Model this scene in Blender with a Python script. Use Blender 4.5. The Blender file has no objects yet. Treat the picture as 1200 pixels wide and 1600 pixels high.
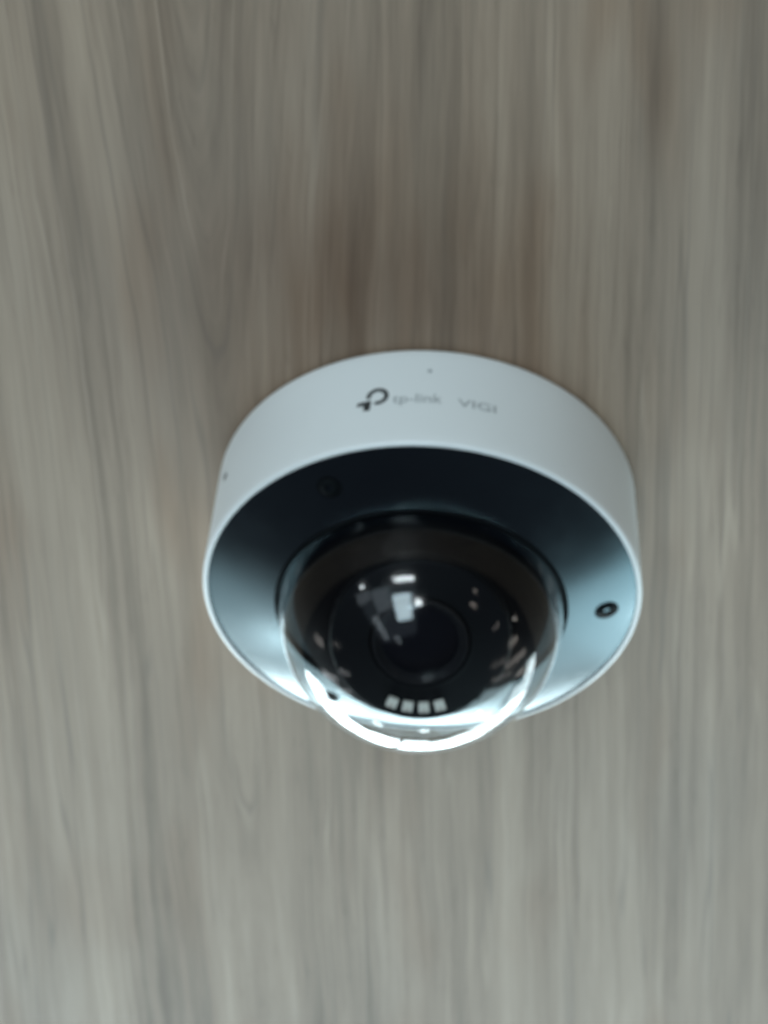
import bpy, bmesh, math, random
from mathutils import Vector, Matrix

S = bpy.context.scene
COL = S.collection
R = math.radians
random.seed(7)

# ---------------------------------------------------------------- camera, world, lamps, exposure
CEIL_Z = 2.6                       # underside of the wood ceiling
TILT, ROLL = R(47.6), R(3.6)         # view direction from the vertical, camera roll
DIST, F_PX = 0.7216, 4500.0          # metres to the face plate, focal length in px of a 1600 px high frame
d = Vector((0, math.sin(TILT), math.cos(TILT)))
u = Vector((0, -math.cos(TILT), math.sin(TILT)))
r = Vector((1, 0, 0))
r2 = r * math.cos(ROLL) + u * math.sin(ROLL)
u2 = -r * math.sin(ROLL) + u * math.cos(ROLL)
aim = Vector((0, 0, CEIL_Z - 0.034))
ray = (d * F_PX + r2 * (659 - 600) + u2 * (800 - 930)).normalized()
cam_data = bpy.data.cameras.new('phone_camera')
cam = bpy.data.objects.new('phone_camera', cam_data)
COL.objects.link(cam)
cam.matrix_world = Matrix.Translation(aim - ray * DIST) @ Matrix((r2, u2, -d)).transposed().to_4x4()
cam_data.sensor_fit = 'VERTICAL'
cam_data.sensor_height = 36.0
cam_data.lens = 36.0 * F_PX / 1600.0
cam_data.clip_start, cam_data.clip_end = 0.02, 60
cam_data.dof.use_dof = True
cam_data.dof.focus_distance = 0.42
cam_data.dof.aperture_fstop = 54
S.camera = cam

W = bpy.data.worlds.new('World')
S.world = W
W.use_nodes = True
bg = W.node_tree.nodes['Background']
bg.inputs['Color'].default_value = (0.97, 0.98, 1.0, 1)
bg.inputs['Strength'].default_value = 0.035

S.view_settings.view_transform = 'Standard'
S.view_settings.look = 'None'
S.view_settings.exposure = 0.0
S.view_settings.gamma = 1.0
try:
    S.cycles.use_denoising = True
    S.cycles.denoiser = 'OPENIMAGEDENOISE'
    S.cycles.denoising_prefilter = 'ACCURATE'
    S.cycles.max_bounces = 16
    S.cycles.transmission_bounces = 14
    S.cycles.glossy_bounces = 8
    S.cycles.caustics_reflective = False
    S.cycles.transparent_max_bounces = 16
    S.cycles.filter_width = 1.9
except Exception:
    pass

HUB = Vector((0, 0, CEIL_Z - 0.04))
def upright_lamp(name, az0, az1, el0, el1, dist, radiance, color):
    """A rectangular area lamp standing upright for an opening of the room or an added glint, as seen from the device:
    azimuth from +Y (ahead of the viewer), elevation, in degrees; dist is to its plane."""
    azc = R((az0 + az1) / 2)
    w = 2 * dist * math.tan(R(abs(az1 - az0)) / 2)
    zt, zb = dist * math.tan(R(el1)), dist * math.tan(R(el0))
    L = bpy.data.lights.new(name, 'AREA')
    L.shape = 'RECTANGLE'
    L.size, L.size_y = w, zt - zb
    L.energy = radiance * math.pi * w * (zt - zb)
    L.color = color
    o = bpy.data.objects.new(name, L)
    COL.objects.link(o)
    dirv = Vector((math.sin(azc), math.cos(azc), 0))
    o.location = HUB + dirv * dist + Vector((0, 0, (zt + zb) / 2))
    o.rotation_euler = (-dirv).to_track_quat('-Z', 'Y').to_euler()
    return o
SKY = (0.80, 0.96, 1.0)
# the bright openings ahead of the viewer, three panes with mullions between them
for az0, az1, el0, el1, rad in ((-43, -35, -7, 13, 24), (-34, -26, -11.5, 13, 17), (-25.2, -14, -7, 13, 28), (-13.6, -3.8, -9.5, 13, 26),
                                (-2.6, 6, -11, 13, 17), (6.5, 13, -7.5, 13, 22), (13.8, 19.4, -9.5, 13, 18), (20.2, 30.5, -11.5, 13, 10),
                                (32.5, 41, -5, 13, 15), (42.2, 50, -9, 13, 7), (51.2, 62, -4, 13, 12)):
    upright_lamp('window_light', az0, az1, el0, el1, 2.6, rad * 1.14, SKY)
# the bright ground outside, seen under the openings
for az0, az1, el0, el1, rad, tint in ((-34, -19, -35, -13, 2.3, (0.72, 0.94, 1.0)), (-19, -4, -37, -15, 2.4, (0.72, 0.94, 1.0)),
                                      (-4, 12, -37, -17, 2.0, (0.72, 0.94, 1.0)), (12, 23, -38, -17, 3.6, (0.70, 0.93, 1.0)),
                                      (23, 36, -40, -14, 5.8, (0.66, 0.92, 1.0)), (36, 46, -39, -14, 6.6, (0.64, 0.92, 1.0)),
                                      (46, 56, -36, -13, 5.5, (0.66, 0.92, 1.0))):
    upright_lamp('ground_light', az0, az1, el0, el1, 2.5, rad, tint)
upright_lamp('floor_glint_light', -20, -15, -26, -23, 2.2, 32, SKY)  # small lamps added as floor glints, mirrored low in the dome
upright_lamp('floor_glint_light', 3, 8, -29.5, -26.5, 2.2, 32, SKY)
upright_lamp('floor_glint_light', 31, 37, -26, -23, 2.2, 32, SKY)
# the openings behind the viewer: they light the side of the housing
upright_lamp('rear_light', 190.5, 207, -47, -26, 2.2, 15.2, (0.70, 0.91, 1.0))
upright_lamp('rear_light', 188, 204, -16.5, -13, 2.2, 36, (0.86, 0.96, 1.0))
upright_lamp('rear_light', 181, 187, -36, -31, 2.2, 34, (0.86, 0.96, 1.0))
upright_lamp('rear_light', 228, 232, -13, -10, 2.2, 20, (0.86, 0.96, 1.0))
upright_lamp('rear_light', 209, 224, -36, -18, 2.4, 1.3, (0.75, 0.9, 1.0))  # from here, dim lamps added for a bluish haze in the dome
upright_lamp('rear_light', 226, 232, -56, -36, 2.4, 2.4, (0.8, 0.92, 1.0))
upright_lamp('rear_light', 225, 238, -24, -15, 2.4, 1.1, (0.8, 0.92, 1.0))
# dim lamps added to the right and left, for glints in the dome
upright_lamp('side_light', 132, 138, -25, -22, 2.3, 3.5, (1.0, 0.88, 0.8))
upright_lamp('side_light', 136, 140, -15, -12, 2.3, 2.3, (1.0, 0.88, 0.8))
upright_lamp('side_light', 84, 88, -20, -12, 2.3, 4.2, (1.0, 0.92, 0.84))
upright_lamp('side_light', 70, 74, -24, -7, 2.3, 3.5, (1.0, 0.93, 0.86))
upright_lamp('side_light', 96, 99, -9, -6, 2.3, 4.7, (1.0, 0.92, 0.86))
upright_lamp('side_light', 284, 289, -16, -8, 2.3, 2.8, (1.0, 0.94, 0.9))
upright_lamp('side_light', 295, 299, -38, -30, 2.3, 2.8, (0.95, 0.97, 1.0))
upright_lamp('side_light', 304, 309, -26, -14, 2.3, 4.7, (0.95, 0.97, 1.0))
upright_lamp('side_light', 58, 61, -13, -6, 2.3, 4.0, (1.0, 0.95, 0.9))
upright_lamp('side_light', 77, 79.5, -36, -24, 2.3, 2.4, (1.0, 0.94, 0.88))
upright_lamp('side_light', 63, 66, -34, -18, 2.3, 2.2, (1.0, 0.95, 0.9))
upright_lamp('side_light', 106, 108, -26, -20, 2.3, 2.2, (1.0, 0.9, 0.84))
upright_lamp('side_light', 312, 316, -34, -22, 2.3, 2.6, (0.95, 0.98, 1.0))
upright_lamp('side_light', 276, 278.5, -30, -24, 2.3, 2.0, (1.0, 0.94, 0.9))
upright_lamp('rear_light', 186, 236, -60, -18, 2.6, 0.4, (0.66, 0.84, 1.0))  # broad dim lamp added for the bluish glow on the dome
upright_lamp('rear_light', 214, 218, -64, -57, 2.4, 3.0, (0.8, 0.92, 1.0))

# ---------------------------------------------------------------- material helpers
def mat(name, color, rough=0.5, spec=0.5, metal=0.0, coat=0.0):
    m = bpy.data.materials.new(name)
    m.use_nodes = True
    b = m.node_tree.nodes['Principled BSDF']
    b.inputs['Base Color'].default_value = (*color, 1)
    b.inputs['Roughness'].default_value = rough
    b.inputs['Specular IOR Level'].default_value = spec
    b.inputs['Metallic'].default_value = metal
    b.inputs['Coat Weight'].default_value = coat
    return m

class NT:
    def __init__(s, m):
        s.t = m.node_tree; s.n = s.t.nodes; s.l = s.t.links
    def put(s, sock, v):
        if hasattr(v, 'is_output'): s.l.new(v, sock)
        else: sock.default_value = v
    def math(s, op, a, b=0.0, c=0.0):
        n = s.n.new('ShaderNodeMath'); n.operation = op
        for i, v in enumerate((a, b, c)): s.put(n.inputs[i], v)
        return n.outputs[0]
    def comb(s, x, y, z):
        n = s.n.new('ShaderNodeCombineXYZ')
        for i, v in enumerate((x, y, z)): s.put(n.inputs[i], v)
        return n.outputs[0]
    def noise(s, vec, scale=1.0, detail=2.0, rough=0.5, dist=0.0):
        n = s.n.new('ShaderNodeTexNoise')
        s.put(n.inputs['Vector'], vec)
        n.inputs['Scale'].default_value = scale
        n.inputs['Detail'].default_value = detail
        n.inputs['Roughness'].default_value = rough
        n.inputs['Distortion'].default_value = dist
        return n.outputs['Fac']
    def remap(s, v, a, b, c=0.0, d=1.0, smooth=True):
        n = s.n.new('ShaderNodeMapRange')
        n.interpolation_type = 'SMOOTHSTEP' if smooth else 'LINEAR'
        for i, x in enumerate((v, a, b, c, d)): s.put(n.inputs[i], x)
        return n.outputs[0]
    def mix(s, f, a, b, mode='MIX'):
        n = s.n.new('ShaderNodeMix'); n.data_type = 'RGBA'; n.blend_type = mode
        s.put(n.inputs[0], f)
        s.put(n.inputs[6], a if hasattr(a, 'is_output') else (*a, 1))
        s.put(n.inputs[7], b if hasattr(b, 'is_output') else (*b, 1))
        return n.outputs[2]

def wood_material():
    m = mat('grey_oak_laminate', (0.3, 0.28, 0.25), 0.5, 0.35)
    N = NT(m); b = N.n['Principled BSDF']
    tc = N.n.new('ShaderNodeTexCoord')
    sp = N.n.new('ShaderNodeSeparateXYZ'); N.l.new(tc.outputs['Object'], sp.inputs[0])
    x = N.math('MULTIPLY', sp.outputs[0], 1000.0)      # millimetres; the grain runs along y
    y = N.math('MULTIPLY', sp.outputs[1], 1000.0)
    # the board lies slightly askew and its grain spreads a little along its length
    x = N.math('DIVIDE', N.math('SUBTRACT', x, N.math('MULTIPLY', y, 0.075)), N.math('ADD', 1.0, N.math('MULTIPLY', y, 0.0005)))
    # waviness of the grain
    wob = N.noise(N.comb(N.math('MULTIPLY', x, 1/34), N.math('MULTIPLY', y, 1/260), 3.0), 1, 2, 0.5)
    wob = N.math('MULTIPLY', N.math('SUBTRACT', wob, 0.5), 7.0)
    wob2 = N.noise(N.comb(N.math('MULTIPLY', x, 1/9), N.math('MULTIPLY', y, 1/42), 9.0), 1, 2, 0.5)
    wob = N.math('ADD', wob, N.math('MULTIPLY', N.math('SUBTRACT', wob2, 0.5), 1.9))
    # cathedral figure: nested U shapes round x = -52 that close towards +y
    dx = N.math('ADD', x, 52.0)
    q = N.math('SQRT', N.math('ADD', N.math('MULTIPLY', dx, dx), 30.0))
    fade = N.math('POWER', 2.718, N.math('MULTIPLY', N.math('MULTIPLY', dx, dx), -1/(85.0*85.0)))
    rise = N.math('MULTIPLY', N.math('SMOOTH_MIN', y, -40.0, 60.0), 0.075)
    gq = N.math('ADD', q, N.math('MULTIPLY', rise, fade))
    g = N.math('ADD', gq, wob)
    def layer(wx, wy, seed, det, ro):
        return N.noise(N.comb(N.math('MULTIPLY', g, 1/wx),
                              N.math('MULTIPLY', y, 1/wy),
                              N.math('ADD', N.math('MULTIPLY', x, 1/160.0), seed)), 1, det, ro)
    broad = layer(21, 600, 1.3, 2, 0.5)
    mid = layer(5.6, 230, 7.7, 2, 0.55)
    fine = layer(1.7, 150, 15.1, 2, 0.6)
    pore = layer(0.75, 22, 22.9, 2, 0.6)
    patch = N.remap(N.noise(N.comb(N.math('MULTIPLY', x, 1/24), N.math('MULTIPLY', y, 1/130), 77.0), 1, 2, 0.5), 0.36, 0.66, 0.1, 1.0)
    # straight fibres that ignore the figure
    fib = N.noise(N.comb(N.math('MULTIPLY', N.math('ADD', x, N.math('MULTIPLY', wob, 0.35)), 1/4.0), N.math('MULTIPLY', y, 1/110), 88.0), 1, 3, 0.6)
    # short dark dashes of open pores
    dash = N.noise(N.comb(N.math('MULTIPLY', N.math('ADD', x, N.math('MULTIPLY', wob, 0.5)), 1/0.9), N.math('MULTIPLY', y, 1/13), 95.0), 1, 1, 0.5)
    dash = N.math('MULTIPLY', N.remap(dash, 0.62, 0.74, 0, 1), patch)
    # tone value
    v = N.math('ADD', N.math('MULTIPLY', broad, 0.74), N.math('MULTIPLY', mid, 0.60))
    v = N.math('ADD', v, N.math('MULTIPLY', N.math('MULTIPLY', N.math('SUBTRACT', fine, 0.5), patch), 0.62))
    v = N.math('ADD', v, N.math('MULTIPLY', N.math('SUBTRACT', pore, 0.5), 0.22))
    v = N.math('ADD', v, N.math('MULTIPLY', N.math('SUBTRACT', fib, 0.5), 0.34))
    v = N.math('ADD', v, N.math('MULTIPLY', dash, -0.10))
    v = N.math('ADD', v, 0.01)
    v = N.remap(v, 0.35, 1.0, 0, 1, False)
    ramp = N.n.new('ShaderNodeValToRGB')
    N.l.new(v, ramp.inputs[0])
    cr = ramp.color_ramp
    cr.elements[0].position = 0.0; cr.elements[0].color = (0.138, 0.099, 0.071, 1)
    cr.elements[1].position = 1.0; cr.elements[1].color = (0.358, 0.275, 0.205, 1)
    e = cr.elements.new(0.5); e.color = (0.253, 0.187, 0.136, 1)
    # sparse pale streaks
    ls = layer(6.0, 420, 31.7, 1, 0.4)
    ls = N.math('MULTIPLY', N.remap(N.math('ABSOLUTE', N.math('SUBTRACT', ls, 0.56)), 0.0, 0.022, 1, 0), N.remap(patch, 0.1, 0.8, 0.06, 0.42))
    dk = layer(5.2, 340, 57.3, 1, 0.4)
    dk = N.math('MULTIPLY', N.remap(N.math('ABSOLUTE', N.math('SUBTRACT', dk, 0.47)), 0.0, 0.026, 1, 0), N.remap(patch, 0.2, 0.9, 0.55, 0.0))
    tone = N.mix(ls, ramp.outputs[0], (0.40, 0.315, 0.24))
    tone = N.mix(dk, tone, (0.150, 0.112, 0.084))
    # darker, browner patch drawn out along the grain
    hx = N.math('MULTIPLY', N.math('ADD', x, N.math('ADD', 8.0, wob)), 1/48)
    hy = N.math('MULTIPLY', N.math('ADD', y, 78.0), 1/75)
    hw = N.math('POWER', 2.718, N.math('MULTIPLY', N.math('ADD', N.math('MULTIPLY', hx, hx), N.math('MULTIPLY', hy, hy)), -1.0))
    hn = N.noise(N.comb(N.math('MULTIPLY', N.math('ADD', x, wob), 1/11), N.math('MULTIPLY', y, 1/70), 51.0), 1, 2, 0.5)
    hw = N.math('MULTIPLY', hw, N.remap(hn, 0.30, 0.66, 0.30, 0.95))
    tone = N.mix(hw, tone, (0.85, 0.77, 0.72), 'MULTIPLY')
    # brown heartwood stain, in long smears
    st = N.noise(N.comb(N.math('MULTIPLY', N.math('ADD', x, wob), 1/26), N.math('MULTIPLY', y, 1/120), 41.0), 1, 2, 0.5)
    st = N.remap(st, 0.52, 0.78, 0, 0.75)
    c = N.mix(st, tone, (0.80, 0.68, 0.58), 'MULTIPLY')
    # cool grey patches
    gr = N.noise(N.comb(N.math('MULTIPLY', x, 1/45), N.math('MULTIPLY', y, 1/190), 63.0), 1, 2, 0.5)
    gr = N.remap(gr, 0.5, 0.75, 0, 0.6)
    c = N.mix(gr, c, (0.93, 0.97, 1.02), 'MULTIPLY')
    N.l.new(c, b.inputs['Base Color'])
    N.l.new(N.remap(v, 0, 1, 0.62, 0.48, False), b.inputs['Roughness'])
    bp = N.n.new('ShaderNodeBump'); bp.inputs['Strength'].default_value = 0.10
    bp.inputs['Distance'].default_value = 0.0003
    N.l.new(N.math('ADD', fine, pore), bp.inputs['Height'])
    N.l.new(bp.outputs[0], b.inputs['Normal'])
    return m

def plastic(name, color, rough, bump=0.06, scale=2600, spec=0.5, var=0.03):
    m = mat(name, color, rough, spec)
    N = NT(m); b = N.n['Principled BSDF']
    tc = N.n.new('ShaderNodeTexCoord')
    f = N.noise(tc.outputs['Object'], scale, 2, 0.5)
    bp = N.n.new('ShaderNodeBump'); bp.inputs['Strength'].default_value = bump
    bp.inputs['Distance'].default_value = 0.00005
    N.l.new(f, bp.inputs['Height']); N.l.new(bp.outputs[0], b.inputs['Normal'])
    w = N.noise(tc.outputs['Object'], 45, 4, 0.6)
    lo = tuple(k * (1 - var) for k in color)
    N.l.new(N.mix(w, lo, color), b.inputs['Base Color'])
    N.l.new(N.remap(w, 0.3, 0.7, rough * 0.9, rough * 1.12), b.inputs['Roughness'])
    return m

def clear_dome():
    """clear coated polycarbonate, thin enough not to bend the view: it lets light straight
    through and mirrors more and more towards grazing angles"""
    m = bpy.data.materials.new('clear_polycarbonate'); m.use_nodes = True
    N = NT(m)
    for n in list(N.n):
        if n.type == 'BSDF_PRINCIPLED': N.n.remove(n)
    geo = N.n.new('ShaderNodeNewGeometry')
    dot = N.n.new('ShaderNodeVectorMath'); dot.operation = 'DOT_PRODUCT'
    N.l.new(geo.outputs['Normal'], dot.inputs[0]); N.l.new(geo.outputs['Incoming'], dot.inputs[1])
    k = N.math('SUBTRACT', 1.0, N.math('ABSOLUTE', dot.outputs['Value']))
    F = N.math('ADD', 0.028, N.math('MULTIPLY', N.math('POWER', k, 5.0), 0.97))
    F = N.math('MINIMUM', N.math('MULTIPLY', F, 1.15), 0.95)
    tr = N.n.new('ShaderNodeBsdfTransparent'); tr.inputs[0].default_value = (0.80, 0.825, 0.83, 1)
    gl = N.n.new('ShaderNodeBsdfGlossy')
    gl.inputs[0].default_value = (1, 1, 1, 1)
    # faint smears left by wiping make the sheen uneven
    tc = N.n.new('ShaderNodeTexCoord')
    sm = N.noise(tc.outputs['Object'], 70, 4, 0.6, 0.6)
    N.l.new(N.remap(sm, 0.35, 0.7, 0.05, 0.13), gl.inputs['Roughness'])
    mx = N.n.new('ShaderNodeMixShader')
    N.l.new(F, mx.inputs[0]); N.l.new(tr.outputs[0], mx.inputs[1]); N.l.new(gl.outputs[0], mx.inputs[2])
    N.l.new(mx.outputs[0], N.n['Material Output'].inputs['Surface'])
    return m

M_wood = wood_material()
M_white = plastic('white_plastic', (0.74, 0.78, 0.79), 0.42)
M_plate = plastic('black_gloss_plastic', (0.005, 0.006, 0.009), 0.215, 0.0, spec=0.85)
M_plate.node_tree.nodes['Principled BSDF'].inputs['Specular Tint'].default_value = (0.62, 0.90, 1.0, 1)
M_collar = plastic('black_rubber_seal', (0.004, 0.005, 0.006), 0.85, 0.05, spec=0.04)
M_black = plastic('black_matte_plastic', (0.003, 0.003, 0.004), 0.8, 0.06, spec=0.02)
M_module = plastic('black_lens_housing', (0.005, 0.006, 0.008), 0.5, 0.04, spec=0.08)
M_gloss = mat('black_barrel', (0.012, 0.013, 0.016), 0.22, 0.6)
M_steel = mat('black_steel', (0.006, 0.008, 0.009), 0.5, 0.02)
M_lens = mat('coated_lens_glass', (0.003, 0.004, 0.008), 0.08, 0.6, coat=0.4)
M_led = plastic('led_package', (0.66, 0.61, 0.56), 0.35, 0.02)
M_die = mat('led_die', (0.92, 0.92, 0.86), 0.2, 0.6)
M_led.node_tree.nodes['Principled BSDF'].inputs['Roughness'].default_value = 0.4
M_ink = plastic('black_ink', (0.022, 0.026, 0.028), 0.5, 0.02)
M_greyink = plastic('grey_ink', (0.31, 0.34, 0.35), 0.5, 0.02)
M_hole = mat('dark_recess', (0.03, 0.032, 0.035), 0.6)
M_dome = clear_dome()

# ---------------------------------------------------------------- mesh helpers (millimetres in, metres out)
MM = 0.001
def link(name, bm, material, parent=None, matrix=None, smooth=True, angle=32):
    if matrix is not None: bm.transform(matrix)
    bm.normal_update()
    me = bpy.data.meshes.new(name)
    bm.to_mesh(me); bm.free()
    me.materials.append(material)
    if smooth:
        for p in me.polygons: p.use_smooth = True
        try: me.set_sharp_from_angle(angle=R(angle))
        except Exception: pass
    o = bpy.data.objects.new(name, me)
    COL.objects.link(o)
    if parent is not None: o.parent = parent
    return o

def lathe(prof, seg=160, closed=False):
    """surface of revolution about z; prof is (radius, z) in mm"""
    bm = bmesh.new()
    rings = []
    for rr, z in prof:
        if rr < 1e-6:
            rings.append([bm.verts.new((0, 0, z * MM))])
        else:
            rings.append([bm.verts.new((rr * MM * math.cos(2*math.pi*i/seg), rr * MM * math.sin(2*math.pi*i/seg), z * MM)) for i in range(seg)])
    pairs = list(zip(rings, rings[1:]))
    if closed: pairs.append((rings[-1], rings[0]))
    for a, b in pairs:
        for i in range(seg):
            j = (i + 1) % seg
            if len(a) == 1 and len(b) == 1: continue
            if len(a) == 1: bm.faces.new((a[0], b[i], b[j]))
            elif len(b) == 1: bm.faces.new((a[i], b[0], a[j]))
            else: bm.faces.new((a[i], b[i], b[j], a[j]))
    bmesh.ops.recalc_face_normals(bm, faces=bm.faces[:])
    return bm

def arc(cx, cz, rad, a0, a1, n):
    return [(cx + rad * math.cos(R(a0 + (a1 - a0) * i / n)), cz + rad * math.sin(R(a0 + (a1 - a0) * i / n))) for i in range(n + 1)]

def frame_on(p, normal, up=Vector((0, 0, 1))):
    n = normal.normalized()
    t = up.cross(n)
    if t.length < 1e-4: t = Vector((1, 0, 0)).cross(n)
    t.normalize(); b = n.cross(t)
    mtx = Matrix((t, b, n)).transposed().to_4x4()
    mtx.translation = p
    return mtx

# ---------------------------------------------------------------- ceiling
bm = bmesh.new()
bmesh.ops.create_cube(bm, size=1.0, matrix=Matrix.Translation((0, -0.89, 0.009)) @ Matrix.Diagonal((5.0, 2.62, 0.018, 1)))
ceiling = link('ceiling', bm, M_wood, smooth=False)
ceiling.location = (0, 0, CEIL_Z)
ceiling['kind'] = 'structure'
ceiling['label'] = 'grey brown wood grain laminate ceiling panel behind the dome camera'

# ---------------------------------------------------------------- the dome camera
root = bpy.data.objects.new('security_camera', None)
COL.objects.link(root)
root.location = (0, 0, CEIL_Z)
root.empty_display_size = 0.05
root['label'] = 'round white dome security camera with black glossy face mounted on the wood ceiling'
root['category'] = 'security camera'

H = -34.0          # rim level below the ceiling
# housing: side wall with a soft top edge and a rounded rim
RT, RB = 53.6, 55.0
def side_radius(z): return RT + (RB - RT) * min(max((-z - 2.0) / 30.5, 0), 1)
prof = [(49.0, -0.25), (51.8, -0.25)] + arc(RT - 1.8, -2.05, 1.8, 80, 0, 6)
prof += [(side_radius(z), z) for z in (-6, -10, -14, -18, -22, -26, -30)]
prof += arc(RB - 1.0, -33.0, 1.0, 0, -96, 8) + [(53.75, -33.85), (53.65, -33.5), (53.6, -32.4), (50.0, -32.4)]
housing = link('housing', lathe(prof, 224), M_white, root, angle=50)

# small holes in the side wall
def on_side(arc_mm, z, lift=0.0):
    rad = (side_radius(z) + lift) * MM
    th = arc_mm / 54.6
    return Vector((rad * math.sin(th), -rad * math.cos(th), z * MM)), Vector((math.sin(th), -math.cos(th), 0))
for a_mm, z, rad in ((-66.6, -15.1, 1.1), (-1.8, -8.7, 0.55)):
    p, n = on_side(a_mm, z)
    link('drain_hole' if rad < 1 else 'side_screw', lathe([(0, 0.02), (rad * .55, 0.02), (rad * 0.8, 0.05), (rad, 0.10), (rad * 1.05, -0.2)], 24),
         M_hole if rad > 1 else M_greyink, housing, frame_on(p, n))

# --- lettering, wrapped round the side wall
def wrap_mesh(name, me_verts, me_faces, material, lift):
    bm = bmesh.new()
    vs = [bm.verts.new(on_side(x, z, lift)[0]) for x, z in me_verts]
    for f in me_faces:
        try: bm.faces.new([vs[i] for i in f])
        except ValueError: pass
    for f in bm.faces:
        f.normal_update()
        c = f.calc_center_median()
        if f.normal.x * c.x + f.normal.y * c.y < 0: f.normal_flip()
    return link(name, bm, material, housing, smooth=False)

def text_part(name, body, x0, x1, zbase, height, material, lift=0.06, bold=0.0, slant=0.0):
    cu = bpy.data.curves.new(name, 'FONT')
    cu.body = body; cu.size = 1.0; cu.offset = bold; cu.resolution_u = 4
    tmp = bpy.data.objects.new(name, cu)
    COL.objects.link(tmp)
    bpy.context.view_layer.update()
    ev = tmp.evaluated_get(bpy.context.evaluated_depsgraph_get())
    me = ev.to_mesh()
    vs = [(v.co.x, v.co.y) for v in me.vertices]
    fs = [tuple(p.vertices) for p in me.polygons]
    ev.to_mesh_clear()
    bpy.data.objects.remove(tmp)
    bpy.data.curves.remove(cu)
    mnx, mxx = min(v[0] for v in vs), max(v[0] for v in vs)
    mny, mxy = 0.0, max(v[1] for v in vs)
    k = (x1 - x0) / (mxx - mnx); h = height / mxy
    pts = [(x0 + (vx - mnx) * k, zbase + vy * h + slant * (vx - mnx) * k) for vx, vy in vs]
    return wrap_mesh(name, pts, fs, material, lift)

text_part('brand_lettering', 'tp-link', -10.5, 1.5, -20.0, 3.0, M_greyink, bold=0.004)
text_part('model_lettering', 'VIGI', 5.3, 14.8, -20.3, 2.6, M_greyink, bold=0.006)

# round emblem: open ring with a tick under it
def emblem():
    cx, cz, ro, ri = -14.3, -17.1, 2.8, 1.65
    vs, fs = [], []
    def strip(a0, a1, n=28):
        b = len(vs)
        for i in range(n + 1):
            a = R(a0 + (a1 - a0) * i / n)
            vs.append((cx + ro * math.cos(a), cz + ro * 1.04 * math.sin(a)))
            vs.append((cx + ri * math.cos(a), cz + ri * 1.04 * math.sin(a)))
        for i in range(n):
            fs.append((b + 2*i, b + 2*i + 2, b + 2*i + 3, b + 2*i + 1))
    strip(190, -105)
    def poly(pts):
        b = len(vs); vs.extend((cx + px, cz + pz) for px, pz in pts)
        fs.append(tuple(range(b, b + len(pts))))
    poly([(-5.0, -1.55), (-1.5, -1.05), (-1.5, -2.6), (-3.3, -2.75), (-5.0, -2.75)])
    poly([(-3.3, -2.75), (-1.5, -2.6), (-1.7, -4.7), (-3.3, -4.5)])
    return wrap_mesh('brand_emblem', vs, fs, M_ink, 0.06)
emblem()

# --- glossy black face plate: a shallow cone inside the rim
RO, RI = 53.7, 36.7
CONE = [(53.6, -32.8), (RO, -33.55)]
zz = -33.55
for i in range(1, 27):                      # the slope eases from the rim towards the dome
    t = 1 - (i - 0.5) / 26
    zz -= (RO - RI) / 26 * math.tan(R(13 + 5 * t))
    CONE.append((RO - (RO - RI) * i / 26, zz))
Z_IN = zz
CONE += [(36.4, Z_IN + 0.3), (30.0, Z_IN + 0.3)]
plate = link('face_plate', lathe(CONE, 224), M_plate, root, angle=40)
def cone_z(rr):
    for (r1, z1), (r0, z0) in zip(CONE[1:], CONE[2:]):
        if r0 <= rr <= r1: return z0 + (z1 - z0) * (rr - r0) / (r1 - r0)
    return Z_IN

# three security screws on the plate
def screw_at(az, rr):
    a = R(az)
    e = 0.5
    slope = (cone_z(rr + e) - cone_z(rr - e)) / (2 * e)
    n = Vector((slope * math.cos(a), slope * math.sin(a), -1.0))
    p = Vector((rr * math.cos(a), rr * math.sin(a), cone_z(rr))) * MM
    fr = frame_on(p, n, Vector((math.cos(a), math.sin(a), 0)))
    s = link('screw', lathe([(3.15, -0.3), (3.1, 0.03), (2.75, 0.06), (2.45, 0.04), (2.35, 0.0)], 40), M_collar, plate, fr.copy())
    bm = lathe([(2.3, -0.3), (2.3, 0.14), (2.0, 0.38), (1.3, 0.52), (1.12, 0.48), (0.95, -0.1), (0.0, -0.1)], 36)
    # six-lobed socket edge
    for v in bm.verts:
        rad = math.hypot(v.co.x, v.co.y)
        if 0.9 * MM < rad < 1.2 * MM:
            k = 1 + 0.14 * math.cos(6 * math.atan2(v.co.y, v.co.x))
            v.co.x *= k; v.co.y *= k
    link('screw_head', bm, M_steel, s, fr.copy())
for az in (-1.0, -121.5, 119.0):
    screw_at(az, 46.3)

# --- collar round the dome
DC, DR = -39.2, 35.5
collar = link('dome_collar', lathe([(36.45, Z_IN + 0.4), (36.4, DC + 0.5), (36.25, DC + 0.15), (35.95, DC + 0.1), (35.7, DC + 0.3), (35.7, -33.0)], 192), M_collar, root, angle=50)

# --- clear dome: cylindrical skirt, then a half sphere
dome = link('clear_dome', lathe([(DR, -34.2), (DR, DC + 1.5)] + [(DR * math.cos(R(t)), DC - DR * math.sin(R(t))) for t in [i * 2.5 for i in range(36)]] + [(0, DC - DR)], 192), M_dome, root, angle=80)

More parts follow.
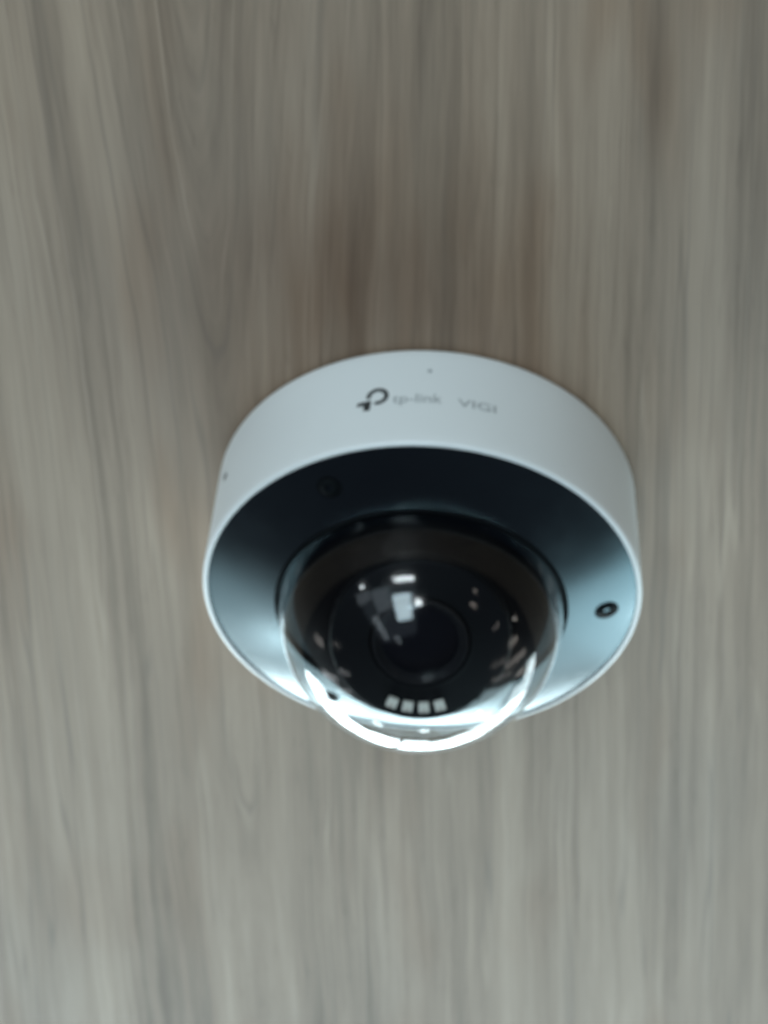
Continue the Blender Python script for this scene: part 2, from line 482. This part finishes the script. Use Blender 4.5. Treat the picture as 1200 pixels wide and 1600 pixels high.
# --- black inner ball with the lens housing
BC, BR = -31.6, 32.6
LT = R(22)
ax = Vector((0, -math.sin(LT), -math.cos(LT)))
LF = frame_on(Vector((0, 0, BC * MM)), ax, Vector((1, 0, 0)))     # local z points out of the lens
bm = lathe([(BR * math.cos(R(t)), BC - BR * math.sin(R(t))) for t in range(-12, 86, 4)] + [(0, BC - BR)], 128)
hit = [v for v in bm.verts if (v.co - Vector((0, 0, BC * MM))).normalized().dot(ax) > math.cos(R(39))]
bmesh.ops.delete(bm, geom=hit, context='VERTS')          # the opening the lens housing looks out of
ball = link('inner_shroud', bm, M_black, root)
module = link('lens_housing', lathe([(21.9, 16), (22.1, 21), (22.1, 27.2), (21.7, 28.2), (21.0, 28.6), (13.2, 28.7), (12.6, 29.0), (12.2, 28.6), (11.9, 27.4), (11.3, 27.2), (0, 27.2)], 96), M_module, root, LF.copy(), angle=35)
link('lens_barrel', lathe([(11.7, 27.0), (11.7, 29.2), (11.4, 29.6), (10.9, 29.6), (10.6, 29.1), (9.9, 27.7), (9.4, 27.6)], 96), M_gloss, module, LF.copy(), angle=35)
link('lens', lathe([(9.5, 27.4)] + [(9.4 * math.sin(R(t)) / math.sin(R(21)), 27.5 + 9.4 / math.sin(R(21)) * (math.cos(R(t)) - math.cos(R(21)))) for t in range(21, 0, -2)] + [(0, 27.5 + 9.4 / math.sin(R(21)) * (1 - math.cos(R(21))))], 96), M_lens, module, LF.copy())
# four square LEDs in an arc under the lens
down = (LF.inverted().to_3x3() @ Vector((0, 1, -0.5))); down.z = 0; down.normalize()
base_a = math.atan2(down.y, down.x)
for k in range(4):
    a = base_a + R((k - 1.5) * 12.7)
    bm = bmesh.new()
    bmesh.ops.create_cube(bm, size=1.0, matrix=Matrix.Diagonal((2.6 * MM, 2.6 * MM, 1.3 * MM, 1)))
    bmesh.ops.bevel(bm, geom=bm.edges[:], offset=0.15 * MM, segments=2, affect='EDGES')
    mtx = LF @ Matrix.Translation((17.9 * MM * math.cos(a), 17.9 * MM * math.sin(a), 29.1 * MM)) @ Matrix.Rotation(a, 4, 'Z')
    n0 = len(bm.faces)
    bmesh.ops.create_cube(bm, size=1.0, matrix=Matrix.Translation((0.55 * MM, 0, 0.66 * MM)) @ Matrix.Diagonal((0.95 * MM, 1.5 * MM, 0.22 * MM, 1)))
    led = link('led', bm, M_led, module, mtx, angle=30)
    led.data.materials.append(M_die)
    for f in list(led.data.polygons)[n0:]: f.material_index = 1
